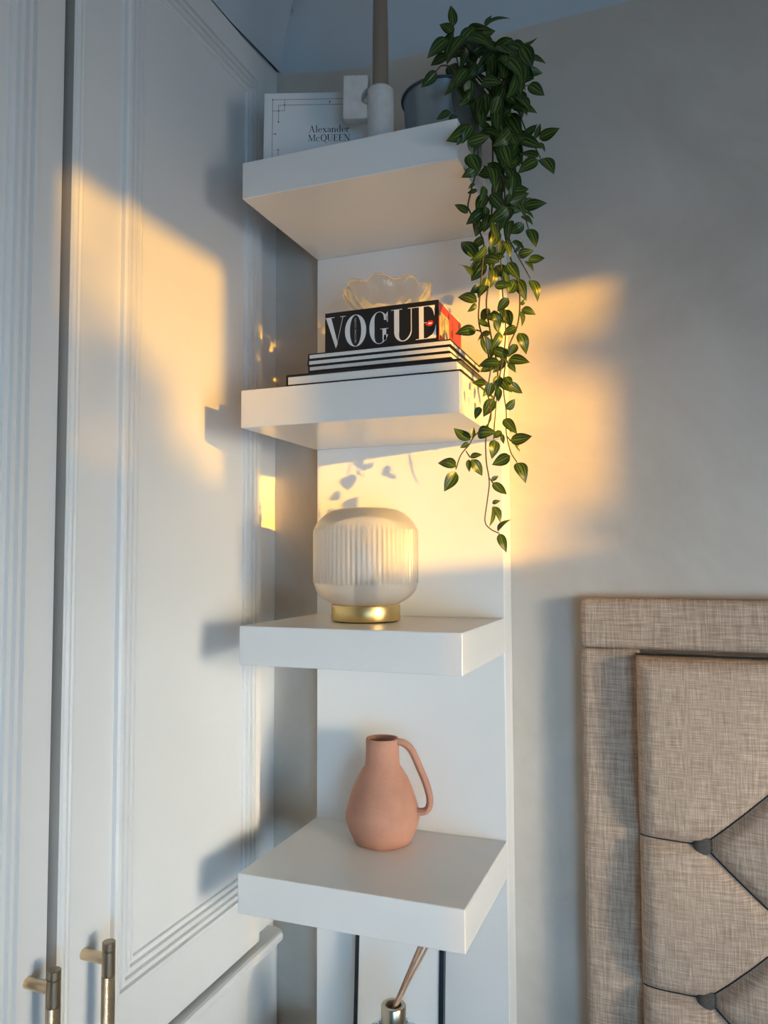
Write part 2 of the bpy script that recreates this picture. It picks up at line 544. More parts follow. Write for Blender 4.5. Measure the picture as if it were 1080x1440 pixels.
MOULD = [(0.0, 0.0), (0.0, 0.0062), (0.0025, 0.0088), (0.0075, 0.0088), (0.0085, 0.0038), (0.0115, 0.0038), (0.0125, 0.0080), (0.0175, 0.0080),
         (0.0185, 0.0032), (0.0215, 0.0032), (0.0225, 0.0068), (0.0275, 0.0068), (0.0285, 0.0022), (0.032, 0.0022), (0.0330, 0.0046), (0.036, 0.0040), (0.037, 0.0)]
def moulding(mb, xf, y0, y1, z0, z1):
    """mitred picture-frame moulding on the plane x = xf; offsets run inwards"""
    vs = []
    for d, h in MOULD:
        for (yy, zz) in ((y0 + d, z0 + d), (y1 - d, z0 + d), (y1 - d, z1 - d), (y0 + d, z1 - d)):
            vs.append((xf + h - W0.x, yy - W0.y, zz))
    fs = []
    for i in range(len(MOULD) - 1):
        for k in range(4):
            j = (k + 1) % 4
            fs.append((i * 4 + k, i * 4 + j, (i + 1) * 4 + j, (i + 1) * 4 + k))
    return mb.add(vs, fs)
def handle(parent, xf, y, ztop):
    """T-bar pull: two round posts, a bar with smooth ends and a knurled grip"""
    zt = ztop
    L, R = 0.170, 0.0070
    xb = xf + 0.034
    c = lambda p: (p[0] - W0.x, p[1] - W0.y, p[2])
    hb = MB()
    def cyl(z0, z1, r, n=20):
        k = 0.0006
        hb.lathe([(0, z0), (r - k, z0), (r, z0 + k), (r, z1 - k), (r - k, z1), (0, z1)], n, c((xb, y, 0)))
    cyl(zt - 0.0085, zt, R); cyl(zt - 0.036, zt - 0.0095, R)
    cyl(zt - L, zt - L + 0.0085, R); cyl(zt - L + 0.0095, zt - L + 0.036, R)
    hb.lathe([(R - 0.0012, zt - L + 0.004), (R - 0.0012, zt - 0.004)], 16, c((xb, y, 0)))
    hb.build('handle_bar', 'brass_dark', parent, smooth='auto')
    for zz in (zt - 0.019, zt - L + 0.019):
        pp = MB()
        pp.tube([c((xf - 0.002, y, zz)), c((xf + 0.001, y, zz)), c((xb - 0.004, y, zz))], 0.0062, 16)
        pp.build('handle_post', 'brass', parent, smooth='auto')
    # knurled grip: diamond relief
    kn = MB(); nz, na = 84, 44
    vs = []
    for i in range(nz + 1):
        z = zt - 0.036 - (L - 0.072) * i / nz
        for k in range(na):
            r = R - 0.0002 + (0.0005 if (k + i) % 2 == 0 else 0.0)
            vs.append(c((xb + r * cos(2 * pi * k / na), y + r * sin(2 * pi * k / na), z)))
    fs = [(i * na + k, i * na + (k + 1) % na, (i + 1) * na + (k + 1) % na, (i + 1) * na + k) for i in range(nz) for k in range(na)]
    kn.add(vs, fs)
    kn.build('knurled_grip', 'brass', parent)
def door(y0, y1, xf, bead, my0, my1, hy, hz):
    d = wbox(MB(), XF + 0.0008, xf, y0, y1, DZ0, DZ1).build('door', 'paint', wd, bevel=0.0012)
    m = moulding(MB(), xf - 0.0002, my0, my1, -0.420 + ZO, 0.858 + ZO)
    m.build('panel_moulding', 'paint', d)
    if bead:
        wbox(MB(), xf - 0.0185, xf - 0.0012, y0 - 0.0007, y0 - 0.0001, DZ0 + 0.001, DZ1 - 0.001).build('door_edge', 'bare_edge', d)
        b = MB()
        for yy, r in ((y0 + 0.0065, 0.0040), (y0 + 0.0140, 0.0028)):
            b.tube([(xf - r * 0.35 - W0.x, yy - W0.y, DZ0 + 0.001), (xf - r * 0.35 - W0.x, yy - W0.y, DZ1 - 0.001)], r, 12)
        b.build('edge_bead', 'paint', d, smooth='auto')
    if hy is not None:
        handle(d, xf, hy, hz)
    return d
door(-0.4535, -0.030, XD, True, -0.372, -0.051, -0.4145, -0.326 + ZO)
door(-0.880, -0.4580, XD - 0.010, False, -0.820, -0.499, -0.4835, -0.3245 + ZO)
door(-1.315, -0.883, XD - 0.010, False, -1.235, -0.94, None, 0)

# ------------------------------------------------------------------ wall shelf unit
SW, SD, ST = 0.300, 0.2317, 0.0504
TOPS = [0.6211, 0.3105, 0.0, -0.3148, -0.6296]
su = empty('wall_shelf_unit', (0.15, WALL, -0.80 + ZO), 'tall white wall shelf unit of thick shelves on a backing panel beside the wardrobe', 'shelf unit')
U0 = Vector((0.15, WALL, -0.80 + ZO))
def ubox(name, x0, x1, y0, y1, z0, z1, bev=0.0012):
    return box(name, 'shelf', su, x0 - U0.x, x1 - U0.x, y0 - U0.y, y1 - U0.y, z0 + ZO - U0.z, z1 + ZO - U0.z, bev)
ubox('back_panel', 0, SW, 0, WALL, -0.80, TOPS[0] - ST)
for i, t in enumerate(TOPS):
    ubox('shelf', 0, SW, -SD, (WALL if i == 0 else -0.0002), t - ST, t)

# ------------------------------------------------------------------ bed with tufted headboard
HX0, HX1, HT = 0.405, 1.972, 0.030
HY = 0.012
bd = empty('bed', (1.19, -0.9, 0), 'upholstered bed with a button-tufted beige linen headboard against the plaster wall', 'bed')
B0 = Vector((1.19, -0.9, 0))
def bb(name, m, x0, x1, y0, y1, z0, z1, bevel=0.0, segs=4, parent=None):
    o = box(name, m, parent or bd, x0 - B0.x, x1 - B0.x, y0 - B0.y, y1 - B0.y, z0, z1, bevel, segs)
    for p in o.data.polygons: p.use_smooth = bevel > 0.003
    return o
PX0, PX1, PZ1 = 0.480, 1.897, -0.047
PB = -0.95
bb('top_rail', 'linen', HX0, HX1, HY, WALL - 0.004, ZO - 0.0395, ZO + HT, 0.010)
bb('side_rail', 'linen', HX0, PX0 + 0.006, HY, WALL - 0.004, 0.10, ZO - 0.0395, 0.010)
bb('side_rail', 'linen', PX1 - 0.006, HX1, HY, WALL - 0.004, 0.10, ZO - 0.0395, 0.010)
COLS = [0.5585 + 0.105 * i for i in range(13)]
BTN = []
for i, x in enumerate(COLS):
    z = -0.290 if i % 2 == 0 else -0.1925
    while z > PB + 0.1:
        BTN.append((x, z, i)); z -= 0.195
SEG = []
for (x, z, i) in BTN:
    for (x2, z2, j) in BTN:
        if j == i + 1 and abs(abs(z2 - z) - 0.0975) < 0.01:
            SEG.append((x, z, x2, z2))
    if i == 0: SEG.append((x, z, PX0 - 0.01, z + 0.006))
    if i == 12: SEG.append((x, z, PX1 + 0.01, z + 0.006))
    if i % 2 == 1 and z > -0.25: SEG.append((x, z, x, PZ1 + 0.01))
def segd(px, pz, s):
    ax, az, bx, bz = s
    dx, dz = bx - ax, bz - az
    t = max(0, min(1, ((px - ax) * dx + (pz - az) * dz) / (dx * dx + dz * dz)))
    return math.hypot(px - ax - t * dx, pz - az - t * dz)
def tuft_h(x, z):
    near = [s for s in SEG if min(s[0], s[2]) - 0.12 < x < max(s[0], s[2]) + 0.12 and min(s[1], s[3]) - 0.25 < z < max(s[1], s[3]) + 0.25]
    d = min([segd(x, z, s) for s in near] + [0.12])
    db = min([math.hypot(x - bx, z - bz) for bx, bz, i in BTN if abs(bx - x) < 0.13 and abs(bz - z) < 0.25] + [0.12])
    de = min(x - PX0, PX1 - x, PZ1 - z)
    h = 0.010 * (1 - exp(-(d / 0.0075) ** 2)) + 0.018 * (1 - exp(-d / 0.045))
    h += 0.010 * (1 - exp(-db / 0.022))
    e = max(0.0, min(1.0, de / 0.024))
    return h * (0.30 + 0.70 * sqrt(1 - (1 - e) ** 2)) + 0.002
def axis_pts(a, b, fine_to, f, c):
    r, t = [], a
    while t < b:
        r.append(t); t += f if t < fine_to else c
    r.append(b)
    return r
gx = axis_pts(PX0, PX1, 0.70, 0.0030, 0.012)
gz = axis_pts(-PZ1, -PB, 0.56, 0.0032, 0.014)
vs = [(x - B0.x, HY - tuft_h(x, -z) - B0.y, ZO - z) for z in gz for x in gx]
nx = len(gx)
fs = [(j * nx + i, (j + 1) * nx + i, (j + 1) * nx + i + 1, j * nx + i + 1) for j in range(len(gz) - 1) for i in range(nx - 1)]
# skirt back to the boards behind
tp = MB().add(vs, fs)
k = len(tp.v)
rim = [i for i in range(nx)] + [(j + 1) * nx - 1 for j in range(1, len(gz))] + [(len(gz) - 1) * nx + i for i in range(nx - 2, -1, -1)] + [j * nx for j in range(len(gz) - 2, 0, -1)]
tp.v += [(tp.v[i][0], WALL - 0.01 - B0.y, tp.v[i][2]) for i in rim]
tp.f += [(rim[a], rim[(a + 1) % len(rim)], k + (a + 1) % len(rim), k + a) for a in range(len(rim))]
panel = tp.build('tufted_panel', 'linen', bd, smooth='auto')
# shade in the fabric folds, put in as dark tubes
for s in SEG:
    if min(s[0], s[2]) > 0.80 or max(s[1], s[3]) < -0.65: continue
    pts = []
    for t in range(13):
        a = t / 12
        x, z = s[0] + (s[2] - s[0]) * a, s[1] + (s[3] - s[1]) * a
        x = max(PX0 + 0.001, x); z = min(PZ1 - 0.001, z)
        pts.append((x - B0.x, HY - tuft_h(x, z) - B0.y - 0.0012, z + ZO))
    MB().tube(pts, 0.0010, 6).build('pleat_shade', 'seam', panel, smooth=True)
bprof = [(0.0, 0.0085), (0.0045, 0.0082), (0.009, 0.0065), (0.0117, 0.0035), (0.0125, 0.0), (0.0108, -0.003), (0.0, -0.004)]
bme = None
for bx, bz, i in BTN:
    if bme is None:
        b = MB()
        b.lathe([(r, h) for r, h in bprof], 20)
        o = b.build('button', 'linen_dark', bd, smooth=True); bme = o.data
    else:
        o = bpy.data.objects.new('button', bme); link(o, bd)
    o.location = (bx - B0.x, HY - tuft_h(bx, bz) - 0.0065 - B0.y, bz + ZO)
    o.rotation_euler = (pi / 2, 0, 0)
# piping line along the top rail
MB().tube([(PX0 - 0.001 - B0.x, HY - 0.001 - B0.y, ZO + PZ1 + 0.002), (PX1 - B0.x, HY - 0.001 - B0.y, ZO + PZ1 + 0.002)], 0.0012, 6).build('seam', 'seam', bd)
bb('bed_base', 'linen', 0.42, 1.96, -2.02, -0.06, 0.06, 0.34, 0.02)
bb('mattress', 'duvet', 0.43, 1.95, -2.0, -0.062, 0.34, 0.56, 0.05)
bb('duvet', 'duvet', 0.40, 1.98, -2.03, -0.45, 0.40, 0.62, 0.06)
for xx in (0.5, 1.88):
    for yy in (-1.95, -0.12):
        MB().lathe([(0, 0), (0.018, 0), (0.024, 0.07), (0, 0.07)], 14, (xx - B0.x, yy - B0.y, 0)).build('leg', 'floor', bd)

# ------------------------------------------------------------------ lettering
def text_mesh(txt, size):
    cu = bpy.data.curves.new('t', 'FONT')
    cu.body = txt; cu.size = size; cu.align_x = 'CENTER'; cu.align_y = 'CENTER'; cu.resolution_u = 3
    o = bpy.data.objects.new('t', cu); COL.objects.link(o)
    bpy.context.view_layer.update()
    dg = bpy.context.evaluated_depsgraph_get()
    me = bpy.data.meshes.new_from_object(o.evaluated_get(dg))
    bpy.data.objects.remove(o, do_unlink=True)
    bpy.data.curves.remove(cu)
    return me
def ellipse_ring(cx, cy, ax, ay, bx, by, n=40):
    """outer radii ax, ay; inner bx, by -> quads"""
    vs, fs = [], []
    for i in range(n):
        a = 2 * pi * i / n
        vs += [(cx + ax * cos(a), cy + ay * sin(a)), (cx + bx * cos(a), cy + by * sin(a))]
    for i in range(n):
        j = (i + 1) % n
        fs.append((2 * i, 2 * j, 2 * j + 1, 2 * i + 1))
    return vs, fs
def poly(*pts):
    return list(pts), [tuple(range(len(pts)))]
def arc_band(cx, cy, rx, ry, a0, a1, w0, w1, n=24):
    """band along an elliptical arc; its width grows with the horizontal part of the normal (didone contrast)"""
    vs, fs = [], []
    for i in range(n + 1):
        a = a0 + (a1 - a0) * i / n
        w = w0 + (w1 - w0) * abs(cos(a)) ** 1.6
        c, s_ = cos(a), sin(a)
        L = math.hypot(c, s_)
        vs += [(cx + rx * c, cy + ry * s_), (cx + (rx - w) * c, cy + (ry - min(w, w0 + (w - w0) * 0.15)) * s_)]
    for i in range(n):
        fs.append((2 * i, 2 * i + 2, 2 * i + 3, 2 * i + 1))
    return vs, fs

# the five didone capitals of the box, in units of the face (0..1 across, 0..1 up)
def vogue_letters():
    L = []
    B, T, h = 0.13, 0.87, 0.014
    # V
    L.append([poly((0.010, T), (0.058, T), (0.118, B + 0.10), (0.100, B - 0.01)),
              poly((0.100, B - 0.01), (0.106, B + 0.03), (0.168, T), (0.163, T)),
              poly((0.0, T), (0.088, T), (0.088, T + h), (0.0, T + h)), poly((0.140, T), (0.192, T), (0.192, T + h), (0.140, T + h))])
    # O
    L.append([ellipse_ring(0.280, 0.5, 0.096, 0.385, 0.051, 0.372)])
    # G
    L.append([arc_band(0.492, 0.5, 0.088, 0.385, radians(28), radians(332), 0.013, 0.046),
              poly((0.520, 0.19), (0.553, 0.19), (0.553, 0.46), (0.520, 0.46)),
              poly((0.500, 0.46), (0.572, 0.46), (0.572, 0.46 + h), (0.500, 0.46 + h)),
              poly((0.560, 0.62), (0.567, 0.62), (0.567, T), (0.548, 0.80))])
    # U
    v, f = [], []
    n = 20
    for i in range(n + 1):
        a = pi + pi * i / n
        w = 0.044 - (0.044 - 0.007) * (i / n)
        cy = 0.36
        v += [(0.698 + 0.076 * cos(a), cy + 0.245 * sin(a)), (0.698 + (0.076 - w) * cos(a), cy + (0.245 - 0.020) * sin(a))]
    f = [(2 * i, 2 * i + 2, 2 * i + 3, 2 * i + 1) for i in range(n)]
    L.append([(v, f), poly((0.622, 0.36), (0.666, 0.36), (0.666, T), (0.622, T)),
              poly((0.767, 0.36), (0.774, 0.36), (0.774, T), (0.767, T)),
              poly((0.596, T), (0.692, T), (0.692, T + h), (0.596, T + h)), poly((0.742, T), (0.806, T), (0.806, T + h), (0.742, T + h))])
    # E
    L.append([poly((0.836, B), (0.876, B), (0.876, T), (0.836, T)),
              poly((0.808, T), (0.970, T), (0.970, T + h), (0.808, T + h)), poly((0.808, B - h), (0.978, B - h), (0.978, B), (0.808, B)),
              poly((0.920, T), (0.970, T), (0.966, 0.64), (0.958, 0.74), (0.944, 0.82)),
              poly((0.900, B), (0.980, B), (0.978, 0.42), (0.968, 0.30), (0.945, 0.20)),
              poly((0.876, 0.49), (0.905, 0.49), (0.905, 0.50), (0.876, 0.50))])
    return L
def flat_part(name, m, parent, polys, f3, thick):
    """thin raised print: polys in 2D, f3(u, v, d) -> 3D"""
    mb = MB()
    for v, f in polys:
        for face in f:
            mb.prism([v[i] for i in face], lambda p: f3(p[0], p[1], 0.0), lambda p: f3(p[0], p[1], thick))
    return mb.build(name, m, parent)

# a small serif alphabet drawn as strokes (thick verticals, thin horizontals); units: cap height 1
def serif_glyph(ch):
    K, Hh = 0.125, 0.040           # thick and thin
    R = []
    def bar(x0, y0, x1, y1, w):    # stroke between two points, w = horizontal width
        R.append(poly((x0 - w / 2, y0), (x0 + w / 2, y0), (x1 + w / 2, y1), (x1 - w / 2, y1)))
    def hb(x0, x1, y, t=Hh): R.append(poly((x0, y), (x1, y), (x1, y + t), (x0, y + t)))
    def serif(x, y, w=0.30, up=False): hb(x - w / 2, x + w / 2, y if not up else y - Hh)
    X = 0.62
    if ch == 'A':
        bar(0.12, 0, 0.42, 1, 0.045); bar(0.74, 0, 0.43, 1.0, 0.14); hb(0.22, 0.60, 0.33); serif(0.12, 0, 0.26); serif(0.75, 0, 0.34); return R, 0.92
    if ch == 'l':
        bar(0.17, 0, 0.17, 1.06, K); serif(0.17, 0, 0.30); hb(0.04, 0.17, 1.02); return R, 0.35
    if ch in 'ec':
        R.append(arc_band(0.32, 0.30, 0.29, 0.325, radians(38 if ch == 'c' else 0), radians(318), Hh, K + 0.01))
        if ch == 'e': hb(0.08, 0.60, 0.31)
        else: R.append(ellipse_ring(0.50, 0.47, 0.07, 0.07, 0.0, 0.0, 12))
        return R, 0.64
    if ch == 'x':
        bar(0.50, 0, 0.12, X, K + 0.02); bar(0.10, 0, 0.50, X, 0.045)
        serif(0.12, X, 0.28, True); serif(0.50, X, 0.22, True); serif(0.10, 0, 0.22); serif(0.50, 0, 0.28); return R, 0.63
    if ch == 'a':
        bar(0.42, 0.05, 0.42, 0.46, K); R.append(arc_band(0.27, 0.44, 0.21, 0.185, radians(0), radians(165), Hh, K))
        R.append(arc_band(0.27, 0.18, 0.23, 0.19, radians(60), radians(320), Hh, K)); hb(0.42, 0.57, 0.0, 0.06); return R, 0.58
    if ch == 'n':
        bar(0.15, 0, 0.15, X, K); bar(0.54, 0, 0.54, 0.42, K); R.append(arc_band(0.36, 0.40, 0.245, 0.235, radians(0), radians(150), Hh, K))
        serif(0.15, 0); serif(0.54, 0); hb(0.02, 0.15, X - Hh); return R, 0.71
    if ch == 'd':
        bar(0.52, 0, 0.52, 1.06, K); R.append(arc_band(0.33, 0.30, 0.29, 0.325, radians(40), radians(320), Hh, K + 0.01))
        hb(0.38, 0.52, 1.02); hb(0.52, 0.66, 0.0); return R, 0.70
    if ch == 'r':
        bar(0.15, 0, 0.15, X, K); serif(0.15, 0); hb(0.02, 0.15, X - Hh); R.append(arc_band(0.34, 0.40, 0.17, 0.23, radians(60), radians(150), Hh + 0.02, K))
        R.append(ellipse_ring(0.42, 0.55, 0.07, 0.07, 0, 0, 12)); return R, 0.52
    if ch == 'M':
        bar(0.14, 0, 0.14, 1, 0.045); bar(0.16, 1, 0.52, 0.05, 0.14); bar(0.52, 0.05, 0.88, 1, 0.045); bar(0.90, 0, 0.90, 1, K)
        serif(0.14, 0, 0.26); serif(0.90, 0, 0.32); serif(0.12, 1, 0.24, True); serif(0.92, 1, 0.28, True); return R, 1.08
    if ch == 'Q':
        R.append(ellipse_ring(0.46, 0.5, 0.42, 0.52, 0.28, 0.475)); R.append(poly((0.40, 0.0), (0.58, -0.06), (0.82, -0.30), (1.02, -0.26), (0.80, -0.22), (0.62, 0.02)))
        return R, 0.94
    if ch == 'U':
        bar(0.16, 0.3, 0.16, 1, K + 0.01); bar(0.68, 0.3, 0.68, 1, 0.05)
        R.append(arc_band(0.43, 0.32, 0.335, 0.34, pi, 1.5 * pi, Hh, K + 0.01)); R.append(arc_band(0.43, 0.32, 0.275, 0.34, 1.5 * pi, 2 * pi, Hh, 0.05))
        serif(0.16, 1, 0.32, True); serif(0.68, 1, 0.26, True); return R, 0.86
    if ch == 'E':
        bar(0.16, 0, 0.16, 1, K + 0.01); hb(0.02, 0.66, 0); hb(0.02, 0.62, 0.96); hb(0.16, 0.46, 0.49)
        bar(0.645, 0, 0.66, 0.24, 0.035); bar(0.61, 1, 0.60, 0.78, 0.035); bar(0.46, 0.40, 0.46, 0.62, 0.035); return R, 0.74
    if ch == 'N':
        bar(0.14, 0, 0.14, 1, 0.045); bar(0.16, 1, 0.72, 0.0, 0.15); bar(0.74, 0, 0.74, 1, 0.045)
        serif(0.14, 0, 0.26); serif(0.12, 1, 0.26, True); serif(0.74, 1, 0.26, True); return R, 0.90
    return R, 0.35
def serif_line(txt, size, cx, base):
    out, x = [], 0.0
    for ch in txt:
        g, adv = serif_glyph(ch)
        out.append((g, x)); x += adv + 0.015
    res = []
    for g, ox in out:
        for v, f in g:
            res.append(([(cx + (p[0] + ox - x / 2) * size, base + p[1] * size) for p in v], f))
    return res

# ------------------------------------------------------------------ top shelf: book, candle holder, candle
bk_o = Vector((0.0045, -0.1795, TOPS[0] + ZO + 0.0002))
yaw = radians(19.5)
bk = empty('book', bk_o, 'white book standing upright on the top shelf with thin red border lines', 'book')
bk.rotation_euler = (radians(-3.0), 0, yaw)
BW, BH, BT = 0.180, 0.130, 0.014
box('cover_board', 'cover_white', bk, 0, BW, 0, 0.0025, 0, BH, 0.0006)
box('page_block', 'pages', bk, 0.003, BW - 0.004, 0.0026, BT - 0.0026, 0.003, BH - 0.003)
box('cover_board', 'cover_white', bk, 0, BW, BT - 0.0025, BT, 0, BH, 0.0006)
box('spine', 'cover_white', bk, -0.0022, 0, 0, BT, 0, BH, 0.0006)
f3 = lambda u, v, d: (u, -d - 0.00003, v)
ttl = serif_line('Alexander', 0.0100, BW / 2 + 0.001, BH - 0.0605) + serif_line('McQUEEN', 0.0100, BW / 2 + 0.001, BH - 0.0738)
tag(flat_part('title_lettering', 'ink', bk, ttl, f3, 0.00012), 'black serif lettering reading Alexander McQueen')
def ln(x0, y0, x1, y1, w=0.00055):
    return poly((min(x0, x1) - w / 2, min(y0, y1) - w / 2), (max(x0, x1) + w / 2, min(y0, y1) - w / 2), (max(x0, x1) + w / 2, max(y0, y1) + w / 2), (min(x0, x1) - w / 2, max(y0, y1) + w / 2))
orn = []
for mx in (0, 1):
    for mz in (0, 1):
        X = lambda a: BW - a if mx else a
        Z = lambda a: a if mz else BH - a
        def l2(a, b, c, d): orn.append(ln(X(a), Z(b), X(c), Z(d)))
        def dot(a, b, r=0.0011): orn.append(ellipse_ring(X(a), Z(b), r, r, 0, 0, 10))
        l2(0.0100, 0.0100, BW / 2, 0.0100); l2(0.0100, 0.0100, 0.0100, BH / 2)
        l2(0.0185, 0.0185, BW / 2, 0.0185)
        l2(0.0270, 0.0100, 0.0270, 0.0270); l2(0.0100, 0.0270, 0.0270, 0.0270); l2(0.0185, 0.0185, 0.0185, 0.0440)
        if not mz: l2(0.0100, BH / 2 - 0.003, 0.0145, BH / 2 - 0.003); dot(0.0145, BH / 2 - 0.003)
        if not mx: l2(0.0915, 0.0140, 0.0915, 0.0185); dot(0.0915, 0.0140)
        for a, b in ((0.0100, 0.0100), (0.0185, 0.0440), (0.0270, 0.0185), (0.0185, 0.0270)): dot(a, b)
tag(flat_part('line_border', 'line_red', bk, orn, f3, 0.0001), 'thin dark red line ornament with dots')

CH = Vector((0.1765, -0.170, TOPS[0] + ZO))
hl = empty('candle_holder', CH, 'rough white stoneware candle holder with a slab handle on the top shelf', 'candle holder')
hl.rotation_euler = (0, 0, radians(12))
HR, HHt = 0.0178, 0.0985
b = MB()
b.lathe([(0, 0), (0.028, 0), (0.0300, 0.002), (0.0300, 0.008), (0.0285, 0.0105), (0.021, 0.0130), (HR + 0.001, 0.019), (HR, 0.026), (HR, HHt - 0.003), (HR - 0.003, HHt), (0.0118, HHt), (0.0112, HHt - 0.002), (0.0110, HHt - 0.024), (0, HHt - 0.025)], 48)
b.build('body', 'stone', hl, smooth='auto')
# slab handle with a round notch next to the shaft
pts = [(-0.0160, 0.1165), (-0.0500, 0.1185), (-0.0505, 0.0580), (-0.0160, 0.0560)]
notch = [(-0.0160 + 0.0098 * cos(a), 0.0860 + 0.0105 * sin(a)) for a in [radians(270 - 180 * i / 10) for i in range(11)]]
outl = [pts[0], pts[1], pts[2], pts[3]] + notch
b = MB().prism(outl, lambda p: (p[0], 0.0085, p[1] - 0.0), lambda p: (p[0], -0.0085, p[1]))
b.build('slab_handle', 'stone', hl, bevel=0.0022, segs=3)
cd = empty('taper_candle', CH + Vector((0, 0, HHt - 0.0244)), 'tall taupe taper candle standing in the stoneware holder', 'candle')
b = MB().lathe([(0, 0), (0.0104, 0), (0.0108, 0.02), (0.0106, 0.10), (0.0088, 0.20), (0.0070, 0.275), (0.004, 0.282), (0, 0.284)], 32)
b.build('wax_body', 'candle', cd, smooth='auto')
MB().tube([(0, 0, 0.283), (0.0004, 0, 0.290), (0.0012, 0, 0.296)], 0.0008, 6).build('wick', 'wick', cd)

# ------------------------------------------------------------------ second shelf: books, box, glass bowl
S2Z = TOPS[1] + ZO
def hard_book(name, x0, x1, y0, y1, z0, z1, label, ct=0.0022, inset=0.0035, group=None):
    cx, cy = (x0 + x1) / 2, (y0 + y1) / 2
    e = empty(name, (cx, cy, z0), label, 'book', group)
    w, d, h = (x1 - x0) / 2, (y1 - y0) / 2, z1 - z0
    box('cover_board', 'black', e, -w, w, -d, d, 0, ct, 0.0004)
    box('cover_board', 'black', e, -w, w, -d, d, h - ct, h, 0.0004)
    box('page_block', 'pages', e, -w + 0.001, w - inset, -d + inset * 0.3, d - inset, ct + 0.00005, h - ct - 0.00005)
    box('spine', 'black', e, -w - 0.0012, -w, -d, d, 0, h, 0.0004)
    return e
zc = S2Z + 0.0001
hard_book('coffee_table_book', 0.0660, 0.3005, -0.2270, -0.0520, zc, zc + 0.0158, 'large black-covered book lying at the bottom of the stack on the second shelf', 0.0028, 0.006)
zc += 0.0159
hts = [0.0080] * 4
names = ['thin black-covered book lying directly on the large black book', 'thin black-covered book, second up of the four alike thin ones', 'thin black-covered book, third up of the four alike thin ones', 'thin black-covered book lying directly beneath the black lettered box']
dx = [0.0, 0.0006, -0.0004, 0.0003]
for h, lb, ddx in zip(hts, names, dx):
    hard_book('thin_book', 0.0845 + ddx, 0.2800 + ddx * 2, -0.2010, -0.0510, zc, zc + h, lb, 0.0016, 0.0012, 'thin black books stacked under the box')
    zc += h + 0.0001
# lettered box
VX0, VX1, VY0, VY1, VH = 0.1035, 0.2615, -0.1900, -0.0810, 0.0555
vb = empty('postcard_box', ((VX0 + VX1) / 2, (VY0 + VY1) / 2, zc), 'black and red card box with large white letters lying on the book stack', 'box')
w, d = (VX1 - VX0) / 2, (VY1 - VY0) / 2
box('box_body', 'red', vb, -w, w, -d + 0.0012, d, 0, VH - 0.0016, 0.0004)
box('front_panel', 'black', vb, -w, w + 0.0003, -d, -d + 0.0011, 0, VH - 0.0001, 0.0002)
box('lid', 'cover_white', vb, -w, w + 0.0005, -d + 0.0012, d + 0.0005, VH - 0.0015, VH, 0.0003)
fv = lambda u, v, dd: (-w + u * 2 * w, -d - 0.00003 - dd, v * VH)
for g in vogue_letters():
    flat_part('letter', 'print_white', vb, g, fv, 0.00012)
vb.children[3]['label'] = 'white high-contrast capital letter'
lips = [poly((0.888, 0.455), (0.905, 0.50), (0.922, 0.535), (0.934, 0.525), (0.948, 0.53), (0.958, 0.49), (0.952, 0.44), (0.934, 0.405), (0.912, 0.41))]
flat_part('lips_print', 'lips', vb, lips, fv, 0.00016)
flat_part('teeth_print', 'print_white', vb, [poly((0.912, 0.455), (0.922, 0.49), (0.934, 0.475), (0.944, 0.495), (0.944, 0.455), (0.925, 0.45))], fv, 0.0002)
tm = text_mesh('100 ICONIC COVERS', 0.0037)
tm.materials.append(MT['print_grey'])
to = bpy.data.objects.new('small_lettering', tm); link(to, vb)
to.matrix_local = Matrix.Translation(fv(0.280, 0.5, 0.00008)) @ Matrix.Rotation(pi / 2, 4, 'X') @ Matrix.Rotation(pi / 2, 4, 'Z')
fs3 = lambda u, v, dd: (w + 0.0002 + dd, -d + u * 2 * d, v * VH)
flat_part('picture_label', 'label_pic', vb, [poly((0.035, 0.20), (0.42, 0.20), (0.42, 0.76), (0.035, 0.76))], fs3, 0.0003)
VTOP = zc + VH

# lobed clear glass bowl
def glass_bowl():
    n = 96
    prof = [(0.0, 0.004), (0.020, 0.004), (0.026, 0.006), (0.040, 0.016), (0.053, 0.029), (0.0605, 0.041), (0.0640, 0.048),
            (0.0655, 0.0490), (0.0665, 0.0475), (0.0655, 0.042), (0.0600, 0.0285), (0.048, 0.0140), (0.034, 0.0045), (0.028, 0.0), (0.0, 0.0)]
    vs, rows = [], []
    for r, z in prof:
        if r < 1e-6:
            rows.append([len(vs)] * n); vs.append((0, 0, z)); continue
        rows.append(list(range(len(vs), len(vs) + n)))
        amp = 0.055 * max(0, min(1, (r - 0.024) / 0.03))
        for i in range(n):
            a = 2 * pi * i / n
            k = 1 + amp * cos(9 * a + 9 * z) - amp * 0.3 * cos(18 * a)
            k *= 0.92
            vs.append((r * k * cos(a), r * k * sin(a), z * 0.92 + 0.0026 * amp / 0.055 * cos(9 * a) * (z / 0.05)))
    fs = []
    for a, b in zip(rows, rows[1:]):
        for i in range(n):
            j = (i + 1) % n
            q = []
            for k in (a[i], a[j], b[j], b[i]):
                if k not in q: q.append(k)
            if len(q) > 2: fs.append(q)
    return MB().add(vs, fs)
gb = glass_bowl().build('glass_bowl', 'glass', None, smooth=True, loc=(0.168, -0.122, VTOP + 0.0001))
tag(gb, 'clear lobed glass bowl sitting on the black lettered box', 'bowl')

